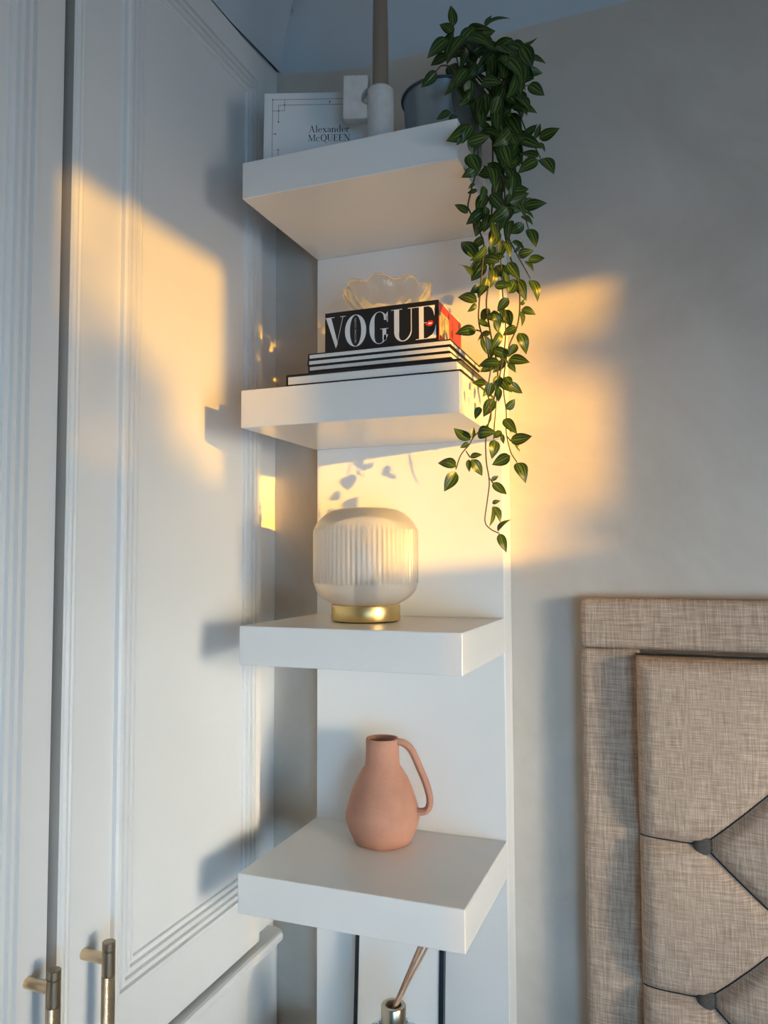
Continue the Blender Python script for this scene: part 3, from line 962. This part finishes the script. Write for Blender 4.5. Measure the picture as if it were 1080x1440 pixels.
# ------------------------------------------------------------------ third shelf: lamp
LP = Vector((0.1270, -0.106, ZO))
lamp = empty('table_lamp', LP, 'globe table lamp of ribbed frosted glass on a round brass base', 'lamp')
MB().lathe([(0, 0.0012), (0.044, 0.0012), (0.0475, 0.0015), (0.0482, 0.0035), (0.0482, 0.0215), (0.0478, 0.0225), (0.046, 0.0228), (0, 0.0228)], 64).build('base', 'gold', lamp, smooth='auto')
MB().lathe([(0, 0.0), (0.044, 0.0), (0.0445, 0.0012), (0, 0.0012)], 48).build('base_pad', 'black', lamp)
def shade():
    prof = [(0.0435, 0.0230), (0.0520, 0.0255), (0.0610, 0.0300), (0.0690, 0.0360), (0.0745, 0.0430), (0.0768, 0.0500), (0.0772, 0.0535),
            (0.0774, 0.0545), (0.0776, 0.080), (0.0776, 0.106), (0.0774, 0.1265), (0.0772, 0.1275), (0.0762, 0.1320), (0.0725, 0.1390), (0.0665, 0.1455), (0.0590, 0.1515), (0.0490, 0.1565), (0.0380, 0.1590), (0.0300, 0.1592)]
    prof = [(r * 0.935, z * 0.985 + 0.00035) for r, z in prof]
    ns = 66; n = ns * 6
    vs, fs = [], []
    for r, z in prof:
        rib = 0.0013 if 0.0540 <= z <= 0.1270 else 0.0
        for i in range(n):
            a = 2 * pi * i / n
            k = r + rib * cos(ns * a)
            vs.append((k * cos(a), k * sin(a), z))
    m = len(prof)
    for j in range(m - 1):
        for i in range(n):
            fs.append((j * n + i, j * n + (i + 1) % n, (j + 1) * n + (i + 1) % n, (j + 1) * n + i))
    k0 = len(vs)
    vs.append((0, 0, 0.1594))
    for i in range(n):
        fs.append(((m - 1) * n + i, (m - 1) * n + (i + 1) % n, k0))
    return MB().add(vs, fs)
shade().build('shade', 'frosted', lamp, smooth=True, fix=False)
MB().lathe([(0, 0.0229), (0.016, 0.0229), (0.016, 0.050), (0.013, 0.056), (0, 0.056)], 24).build('socket', 'grey_socket', lamp, smooth='auto')
MB().lathe([(0, 0.056), (0.011, 0.057), (0.013, 0.068), (0.019, 0.085), (0.020, 0.094), (0.014, 0.106), (0, 0.110)], 24).build('bulb', 'print_white', lamp, smooth=True)

# ------------------------------------------------------------------ fourth shelf: terracotta jug
JG = Vector((0.1335, -0.0605, TOPS[3] + ZO))
jug = empty('jug', JG, 'matt terracotta jug with a long looped handle on the fourth shelf', 'jug')
jp = [(r * 0.97, z * 0.945) for r, z in [(0.0, 0.0), (0.0375, 0.0), (0.0420, 0.0025), (0.0465, 0.012), (0.0520, 0.026), (0.0545, 0.036), (0.0540, 0.044), (0.0500, 0.060), (0.0445, 0.077), (0.0375, 0.094), (0.0300, 0.1065), (0.0262, 0.1120), (0.0250, 0.1180), (0.0245, 0.134), (0.0246, 0.150), (0.0236, 0.1530), (0.0215, 0.1532), (0.0200, 0.151), (0.0196, 0.130), (0.0200, 0.112), (0.0330, 0.090), (0.0, 0.05)]]
MB().lathe(jp, 64).build('body', 'terracotta', jug, smooth='auto')
hp = spline([(0.018, 0, 0.1475), (0.030, 0, 0.1475), (0.043, 0, 0.138), (0.055, 0, 0.113), (0.0655, 0, 0.088), (0.0705, 0, 0.066), (0.0675, 0, 0.052), (0.0585, 0, 0.047), (0.046, 0, 0.048)], 6)
hp = [Vector((p.x * 0.97, 0, p.z * 0.945)) for p in hp]
hm = MB()
nrow = 12
vs = []
for i, p in enumerate(hp):
    t = (hp[min(i + 1, len(hp) - 1)] - hp[max(i - 1, 0)]).normalized()
    sd = Vector((0, 1, 0)); nn = t.cross(sd)
    for k in range(nrow):
        a = 2 * pi * k / nrow
        vs.append(p + sd * (0.0072 * cos(a)) + nn * (0.0050 * sin(a)))
fs = [(i * nrow + k, i * nrow + (k + 1) % nrow, (i + 1) * nrow + (k + 1) % nrow, (i + 1) * nrow + k) for i in range(len(hp) - 1) for k in range(nrow)]
fs += [tuple(range(nrow)), tuple(range((len(hp) - 1) * nrow, len(hp) * nrow))]
ho = hm.add(vs, fs).build('handle', 'terracotta', jug, smooth='auto')
jug.rotation_euler = (0, 0, radians(8))

# ------------------------------------------------------------------ fifth shelf: diffuser and small frame
DF = Vector((0.1745, -0.130, TOPS[4] + ZO))
df = empty('reed_diffuser', DF, 'clear glass reed diffuser bottle with a metal collar and wooden reeds below the jug shelf', 'diffuser')
MB().lathe([(0, 0.0), (0.036, 0.0), (0.0385, 0.0025), (0.0385, 0.088), (0.036, 0.097), (0.028, 0.1035), (0.0135, 0.1065), (0.0125, 0.110), (0.0125, 0.118), (0.0105, 0.118), (0.0105, 0.107), (0.027, 0.1005), (0.034, 0.095), (0.0362, 0.087), (0.0362, 0.006), (0, 0.005)], 48).build('bottle', 'glass_green', df, smooth='auto')
MB().lathe([(0.0128, 0.1085), (0.0158, 0.1085), (0.0162, 0.110), (0.0162, 0.1325), (0.0155, 0.1335), (0.0108, 0.1335), (0.0100, 0.1325), (0.0100, 0.118), (0.0128, 0.118)], 40, close=True).build('collar', 'steel', df, smooth='auto')
for i, (ax, ay, bx, by, bz) in enumerate([(-0.004, 0.002, 0.0520, -0.002, 0.2500), (-0.001, -0.003, 0.0590, -0.008, 0.2480), (0.002, 0.002, 0.0630, 0.003, 0.2440), (-0.003, -0.001, 0.0560, 0.010, 0.2520)]):
    a, c = Vector((-0.016 + ax, ay, 0.060)), Vector((bx, by, bz))
    # pass through the collar mouth
    mouth = Vector((0.001 + ax * 0.5, ay * 0.8, 0.128))
    low = mouth + (mouth - c) * 0.48
    MB().tube([low, mouth, c], 0.00165, 10).build('reed', 'wood_reed', df, smooth='auto')
pf = empty('picture_frame', (0.142, -0.030, TOPS[4] + ZO), 'small thin black-edged white frame leaning on the panel behind the reed diffuser', 'frame')
pf.rotation_euler = (radians(-4), 0, 0)
fw, fh = 0.0685, 0.180
box('frame_edge', 'black_frame', pf, -fw, -fw + 0.0058, 0, 0.010, 0, fh)
box('frame_edge', 'black_frame', pf, fw - 0.0068, fw, 0, 0.010, 0, fh)
box('frame_edge', 'black_frame', pf, -fw + 0.0058, fw - 0.0068, 0, 0.010, 0, 0.006)
box('frame_edge', 'black_frame', pf, -fw + 0.0058, fw - 0.0068, 0, 0.010, fh - 0.006, fh)
box('white_mount', 'shelf', pf, -fw + 0.0058, fw - 0.0068, 0.0015, 0.008, 0.006, fh - 0.006)

# ------------------------------------------------------------------ trailing plant in a zinc pot
PT = Vector((0.2460, -0.105, TOPS[0] + ZO))
pl = empty('potted_plant', PT, 'trailing artificial vine with striped green leaves in a zinc pot on the top shelf', 'plant')
MB().lathe([(0, 0), (0.0480, 0), (0.0500, 0.002), (0.0515, 0.020), (0.0522, 0.022), (0.0522, 0.026), (0.0518, 0.028), (0.0560, 0.100), (0.0580, 0.104), (0.0550, 0.104), (0.0540, 0.098), (0.046, 0.004), (0, 0.004)], 56).build('pot', 'zinc', pl, smooth='auto')
vs = [(0.0578 * cos(2 * pi * i / 56), 0.0578 * sin(2 * pi * i / 56), 0.1030) for i in range(57)]
MB().tube(vs, 0.0021, 8, caps=False).build('pot_rim', 'zinc_dark', pl, smooth=True)
MB().lathe([(0, 0.092), (0.03, 0.091), (0.0520, 0.086), (0, 0.080)], 32).build('soil', 'soil', pl)

def leaf_mesh(curl, fold, bend):
    me = bpy.data.meshes.new('leaf')
    nu, nv = 9, 3
    vs, uvs = [], []
    for i in range(nu + 1):
        u = i / nu
        wv = 0.27 * (sin(pi * min(1, u * 1.02) ** 0.72) ** 0.85) if 0 < u < 1 else 0.0
        for j in range(-nv, nv + 1):
            t = j / nv
            yy = wv * t
            zz = fold * abs(t) * wv - curl * (u - 0.35) ** 2 + bend * t * wv * u
            zz -= 0.10 * wv * t * t
            vs.append((u, yy, zz)); uvs.append((u, 0.5 + 0.5 * t))
    m = 2 * nv + 1
    fs = [(i * m + j, (i + 1) * m + j, (i + 1) * m + j + 1, i * m + j + 1) for i in range(nu) for j in range(m - 1)]
    me.from_pydata(vs, [], fs)
    ul = me.uv_layers.new(name='UVMap')
    for lp in me.loops:
        ul.data[lp.index].uv = uvs[lp.vertex_index]
    me.polygons.foreach_set('use_smooth', [True] * len(me.polygons))
    me.materials.append(MT['leaf'])
    return me
LEAVES = [leaf_mesh(0.25, 0.42, 0.10), leaf_mesh(0.55, 0.30, -0.10), leaf_mesh(0.10, 0.55, 0.15), leaf_mesh(-0.35, 0.35, 0.0), leaf_mesh(0.8, 0.25, 0.2)]
NLEAF = 0
SOLID = [(-0.01, 0.3035, -0.2360, 0.06, ZO + q - ST - 0.003, ZO + q + 0.003) for q in TOPS] + [
    (-0.01, 0.3035, -0.003, 0.06, 0.5, ZO + TOPS[0]), (-0.2, 3.0, WALL - 0.004, 0.3, 0, 3),
    (0.06, 0.305, -0.230, -0.045, ZO + TOPS[1], ZO + TOPS[1] + 0.018), (0.08, 0.284, -0.204, -0.048, ZO + TOPS[1], ZO + TOPS[1] + 0.051),
    (0.10, 0.265, -0.193, -0.078, ZO + TOPS[1], ZO + TOPS[1] + 0.108),
    (0.135, 0.212, -0.205, -0.138, ZO + TOPS[0], ZO + 1.0), (0.19, 0.300, -0.158, -0.052, ZO + TOPS[0], ZO + TOPS[0] + 0.10)]
def clear_of_things(b, t, wf):
    L = (t - b).length
    side = (t - b).cross(CAM - b).normalized() * L * 0.25 * wf
    for k in range(6):
        p = b.lerp(t, k / 5)
        for q in (p, p + side, p - side):
            for x0, x1, y0, y1, z0, z1 in SOLID:
                if x0 < q.x < x1 and y0 < q.y < y1 and z0 < q.z < z1: return False
    return True
def leaf(b, t, roll=0.0, wf=1.0):
    """leaf from base b to tip t (world); roll turns the blade about its own axis away from facing the room"""
    global NLEAF
    if NLEAF >= 298: return
    NLEAF += 1
    ax = (t - b); L = ax.length; ax = ax.normalized()
    view = (CAM - b).normalized()
    view = (view + Vector((0, 0, 0.30)) - SUN_DIR * 0.75).normalized()
    nz = (view - ax * view.dot(ax)).normalized()
    nz = Quaternion(ax, roll) @ nz
    ny = nz.cross(ax)
    m = Matrix((ax * L, ny * L * wf, nz * L)).transposed().to_4x4()
    m.translation = b - PT
    o = bpy.data.objects.new('leaf', LEAVES[RND.randrange(len(LEAVES))])
    COL.objects.link(o)
    o.parent = pl
    o.matrix_local = m
def depth(px, py, y=None):
    """plausible distance from the wall for a spot of the vine: it hangs past the right-hand edge of the shelves"""
    if y is not None: return y
    if py < 165: return RND.uniform(-0.20, -0.08)
    if py > 590: return -0.205 if px < 683 else RND.uniform(-0.145, -0.105)
    if px < 668: return -0.246 if py < 260 else -0.205
    if px < 690: return RND.uniform(-0.20, -0.145)
    return RND.uniform(-0.20, -0.05) if py < 380 else RND.uniform(-0.25, -0.04)
# leaves that stand clear of the mass: base and tip in the photograph, blade turn, relative width
TR = [
 (638,37,634,6,.3,.9),(638,47,618,29,.2,1.1),(630,54,601,80,.2,.9),(649,61,670,32,.3,1.1),(677,42,711,14,1.2,.6),(682,37,691,21,.7,.9),(701,74,678,52,.2,1),
 (723,62,702,57,.4,1),(727,65,757,55,1.25,.6),(733,85,765,77,.7,.9),(733,89,734,124,.1,1.15),(742,120,766,134,.1,1.2),(727,135,746,152,.2,1.1),(722,66,697,71,.5,1),
 (716,74,720,100,.1,1.1),(614,100,593,123,.2,1),(630,78,605,92,.3,1.1),(631,139,607,150,.2,1.2),(634,158,613,168,.3,1),(639,160,634,182,.2,1.1),
 (738,191,756,176,.3,1),(753,195,761,174,.6,.8),(758,195,787,180,.2,.95),(755,200,768,210,.3,1),(761,222,780,242,.1,1.2),(757,221,730,215,.3,1.1),(757,224,727,240,.2,1.1),
 (731,219,704,239,.2,1.1),(720,241,733,269,.5,.9),(673,234,653,249,.3,1.2),(682,262,676,282,.3,1.1),(668,258,658,264,.4,1),(671,267,657,273,.3,.9),(652,190,642,204,.3,1.2),
 (658,300,639,287,.1,1.1),(669,361,649,334,.1,1.1),(664,387,648,366,.5,.8),(682,367,662,396,.2,1.1),(737,291,767,284,.1,1.0),(734,288,741,270,.6,.8),(738,297,752,305,.4,.9),
 (733,303,751,313,.3,1.0),(743,321,755,346,.1,1.1),(737,315,716,329,.2,1.2),(722,355,735,339,.7,.7),(728,359,749,352,.2,1.1),(743,365,767,365,.1,1.1),(738,367,751,380,.4,.9),
 (696,355,709,343,.3,1.2),(697,373,716,394,.1,1.1),(688,356,693,381,.4,.9),(683,290,682,312,.1,1.2),(675,309,670,330,.2,1.3),(706,305,700,328,.4,1),(700,290,716,308,.3,1),
 (670,423,641,411,.1,.95),(670,427,659,439,.4,1),(676,402,662,412,.2,1.3),(685,390,678,413,.3,1.1),(724,392,741,417,.2,1),(746,392,761,418,.2,.95),(732,429,740,420,.4,1),
 (733,435,754,440,.1,1.2),(731,436,739,456,.5,.9),(715,419,699,438,.2,1.1),(684,444,710,453,.1,1),(670,464,640,466,.1,1.1),(672,450,689,462,.3,1.1),(679,472,685,498,.1,1.2),
 (698,476,686,506,.4,.9),(730,467,743,495,.1,1.0),(727,460,707,470,.2,1.2),(727,484,715,501,.3,1.1),(715,506,745,509,.1,1.0),(703,510,670,511,.1,.85),(715,510,725,522,.3,1.0),
 (709,488,707,510,.4,1),(683,540,664,538,.2,1.3),(710,530,721,541,.2,1.2),(712,576,725,561,.2,1.2),(694,560,680,586,.2,1.1),(675,572,668,589,.4,1),(708,589,727,609,.3,.9),
 (702,528,696,550,.3,1.1),(688,540,680,558,.4,1.0),(702,545,700,566,.5,.9),(661,620,638,605,.1,1.1),(664,616,666,600,.4,.9),(659,622,647,630,.4,1.0),(670,610,694,605,.1,1.3),
 (696,618,693,644,.1,1.1),(705,606,694,617,.3,1.2),(706,610,708,625,.6,.8),(718,620,750,615,.1,1.0),(724,624,732,635,.3,.9),(718,641,693,654,.1,1.1),(727,649,741,674,.1,1.1),
 (641,655,614,645,.1,1.15),(641,663,625,691,.1,1.05),(661,643,678,639,.3,.95),(659,646,660,664,.6,.8),(663,646,680,669,.2,1.0),(691,676,701,669,.3,1),(693,679,712,698,.1,1.0),
 (692,708,703,703,.3,1),(694,711,706,732,.2,.9),(692,713,689,741,.8,.7),(698,747,713,728,1.0,.6),(702,750,712,776,.4,.85)]
for bx, by, tx, ty, rl_, wf_ in TR:
    L = math.hypot(tx - bx, ty - by) / 1000.0
    for tries in range(40):
        y0 = depth(bx, by) if tries < 12 else RND.uniform(-0.262, -0.05)
        b = at(bx, by, y0)
        t = at(tx, ty, y0 + RND.uniform(-0.35, 0.30) * L)
        if clear_of_things(b, t, wf_): break
    leaf(b, t, rl_ * RND.choice((-1, 1)), wf_)
# stems: pixel runs of the strands and their depth
STEMS = [
 ([(655,95),(672,118),(690,150),(693,250),(690,330),(688,390),(684,430),(692,480),(700,520),(695,560),(686,600),(683,622),(684,650),(687,668),(688,682),(685,706),(682,733),(690,744),(702,750)], -0.150),
 ([(650,100),(668,130),(672,220),(662,270),(658,290),(662,300),(678,335),(680,352),(676,400),(674,425),(673,450),(678,472),(690,510),(686,550),(690,590),(668,612),(660,625),(648,640),(641,660)], -0.190),
 ([(672,92),(700,110),(722,140),(738,180),(749,200),(760,222)], -0.120),
 ([(660,95),(690,120),(712,200),(716,240),(718,280),(733,290),(743,321)], -0.110),
 ([(655,90),(695,130),(708,240),(712,320),(724,352),(735,372),(746,392)], -0.100),
 ([(662,98),(700,150),(704,230),(710,330),(728,395),(731,430),(727,460),(715,490),(708,540),(712,580),(712,608),(718,635),(727,650)], -0.080),
 ([(668,100),(690,130),(705,200),(702,300),(706,400),(711,460),(708,500),(700,545),(696,590),(694,618)], -0.125),
 ([(645,95),(638,60),(637,36)], -0.150), ([(650,95),(648,70),(650,60)], -0.12), ([(660,95),(672,60),(682,38)], -0.11),
 ([(665,95),(700,80),(728,66)], -0.13), ([(665,98),(705,92),(733,88)], -0.14), ([(668,100),(715,125),(742,120)], -0.12), ([(640,95),(622,92),(612,101),(598,110)], -0.185),
 ([(640,98),(636,130),(640,158)], -0.235), ([(661,643),(655,634)], -0.205), ([(693,679),(688,672)], -0.15), ([(718,620),(712,612)], -0.08), ([(670,464),(676,466)], -0.19), ([(753,195),(749,203)], -0.12)]
SP = []
for pts, y in STEMS:
    n = len(pts)
    w3 = []
    for i, (px, py) in enumerate(pts):
        yy = y
        if py < 110 and n > 5: yy = PT.y + 0.02 * (i - 1)
        w3.append(at(px, py, yy) - PT)
    sm = spline(w3, 5)
    r0 = 0.0013 if n > 4 else 0.0011
    MB().tube(sm, [r0 * (1 - 0.45 * i / len(sm)) for i in range(len(sm))], 6).build('stem', 'stem', pl, smooth=True)
    if n > 4: SP.append((pts, y))
# leaves that fill the mass
def fill(count, zone, l0=22, l1=34):
    for _ in range(count):
        x0, x1, y0, y1 = zone
        for tries in range(30):
            bx, by = RND.uniform(x0, x1), RND.uniform(y0, y1)
            yy = depth(bx, by) if tries < 10 else RND.uniform(-0.262, -0.06)
            a = RND.gauss(pi / 2, 0.9)
            L = RND.uniform(l0, l1)
            b = at(bx, by, yy)
            t = at(bx + L * cos(a), by + L * sin(a), yy + RND.uniform(-0.012, 0.012))
            if clear_of_things(b, t, 1.1): break
        else:
            continue
        leaf(b, t, RND.uniform(-0.8, 0.8), RND.uniform(0.9, 1.2))
fill(48, (632, 722, 45, 125), 28, 42)
fill(22, (695, 735, 60, 160), 28, 40)
fill(48, (655, 728, 125, 230), 26, 40)
fill(22, (668, 725, 225, 300), 24, 36)
fill(16, (675, 722, 300, 380), 22, 32)
fill(12, (684, 722, 380, 470), 20, 28)
fill(10, (690, 716, 470, 590), 18, 26)

# ------------------------------------------------------------------ unseen tree added outside the side window to break up the low sun
def sun_back(p, x):
    k = (x - p[0]) / -SUN_DIR.x
    return Vector((p[0], p[1], p[2] + ZO)) - SUN_DIR * k
TX = 5.5
T0 = Vector((TX, -2.905, -0.4))
tr = empty('sun_blocker_tree', T0, 'unseen tree added outside the side window to block part of the sun', 'tree')
MB().tube([(0.3, 0, 0), (0.32, 0.02, 1.2), (0.30, -0.03, 2.3), (0.28, 0.0, 3.0)], [0.07, 0.06, 0.04, 0.02], 10).build('trunk', 'bark', tr, smooth=True)
fol = MB()
def cluster(p, r, n, sz):
    c = sun_back(p, TX) - T0
    for _ in range(n):
        while True:
            d = Vector((RND.uniform(-1, 1), RND.uniform(-1, 1), RND.uniform(-1, 1)))
            if d.length < 1: break
        q = c + d * r
        a = Vector((RND.gauss(0, 1), RND.gauss(0, 1), RND.gauss(0, 1))).normalized()
        b_ = a.orthogonal().normalized() * sz * 0.5
        a = a * sz
        fol.add([q - a, q + b_, q + a, q - b_], [(0, 1, 2, 3)])
cluster((-0.083, -0.43, 0.27), 0.13, 120, 0.026)
cluster((-0.083, -0.36, 0.25), 0.10, 70, 0.026)
cluster((-0.083, -0.28, 0.20), 0.08, 50, 0.026)
cluster((-0.083, -0.22, 0.18), 0.06, 24, 0.026)
cluster((-0.083, -0.42, 0.42), 0.09, 12, 0.025)
cluster((0.46, 0.05, 0.395), 0.040, 48, 0.020)
cluster((0.405, 0.05, 0.395), 0.032, 12, 0.020)
cluster((0.485, 0.05, 0.12), 0.065, 55, 0.022)
tag(fol.build('sun_blocker_foliage', 'tree_leaf', tr), kind='stuff')  # leaf clusters placed along the sun rays to shape the light patches
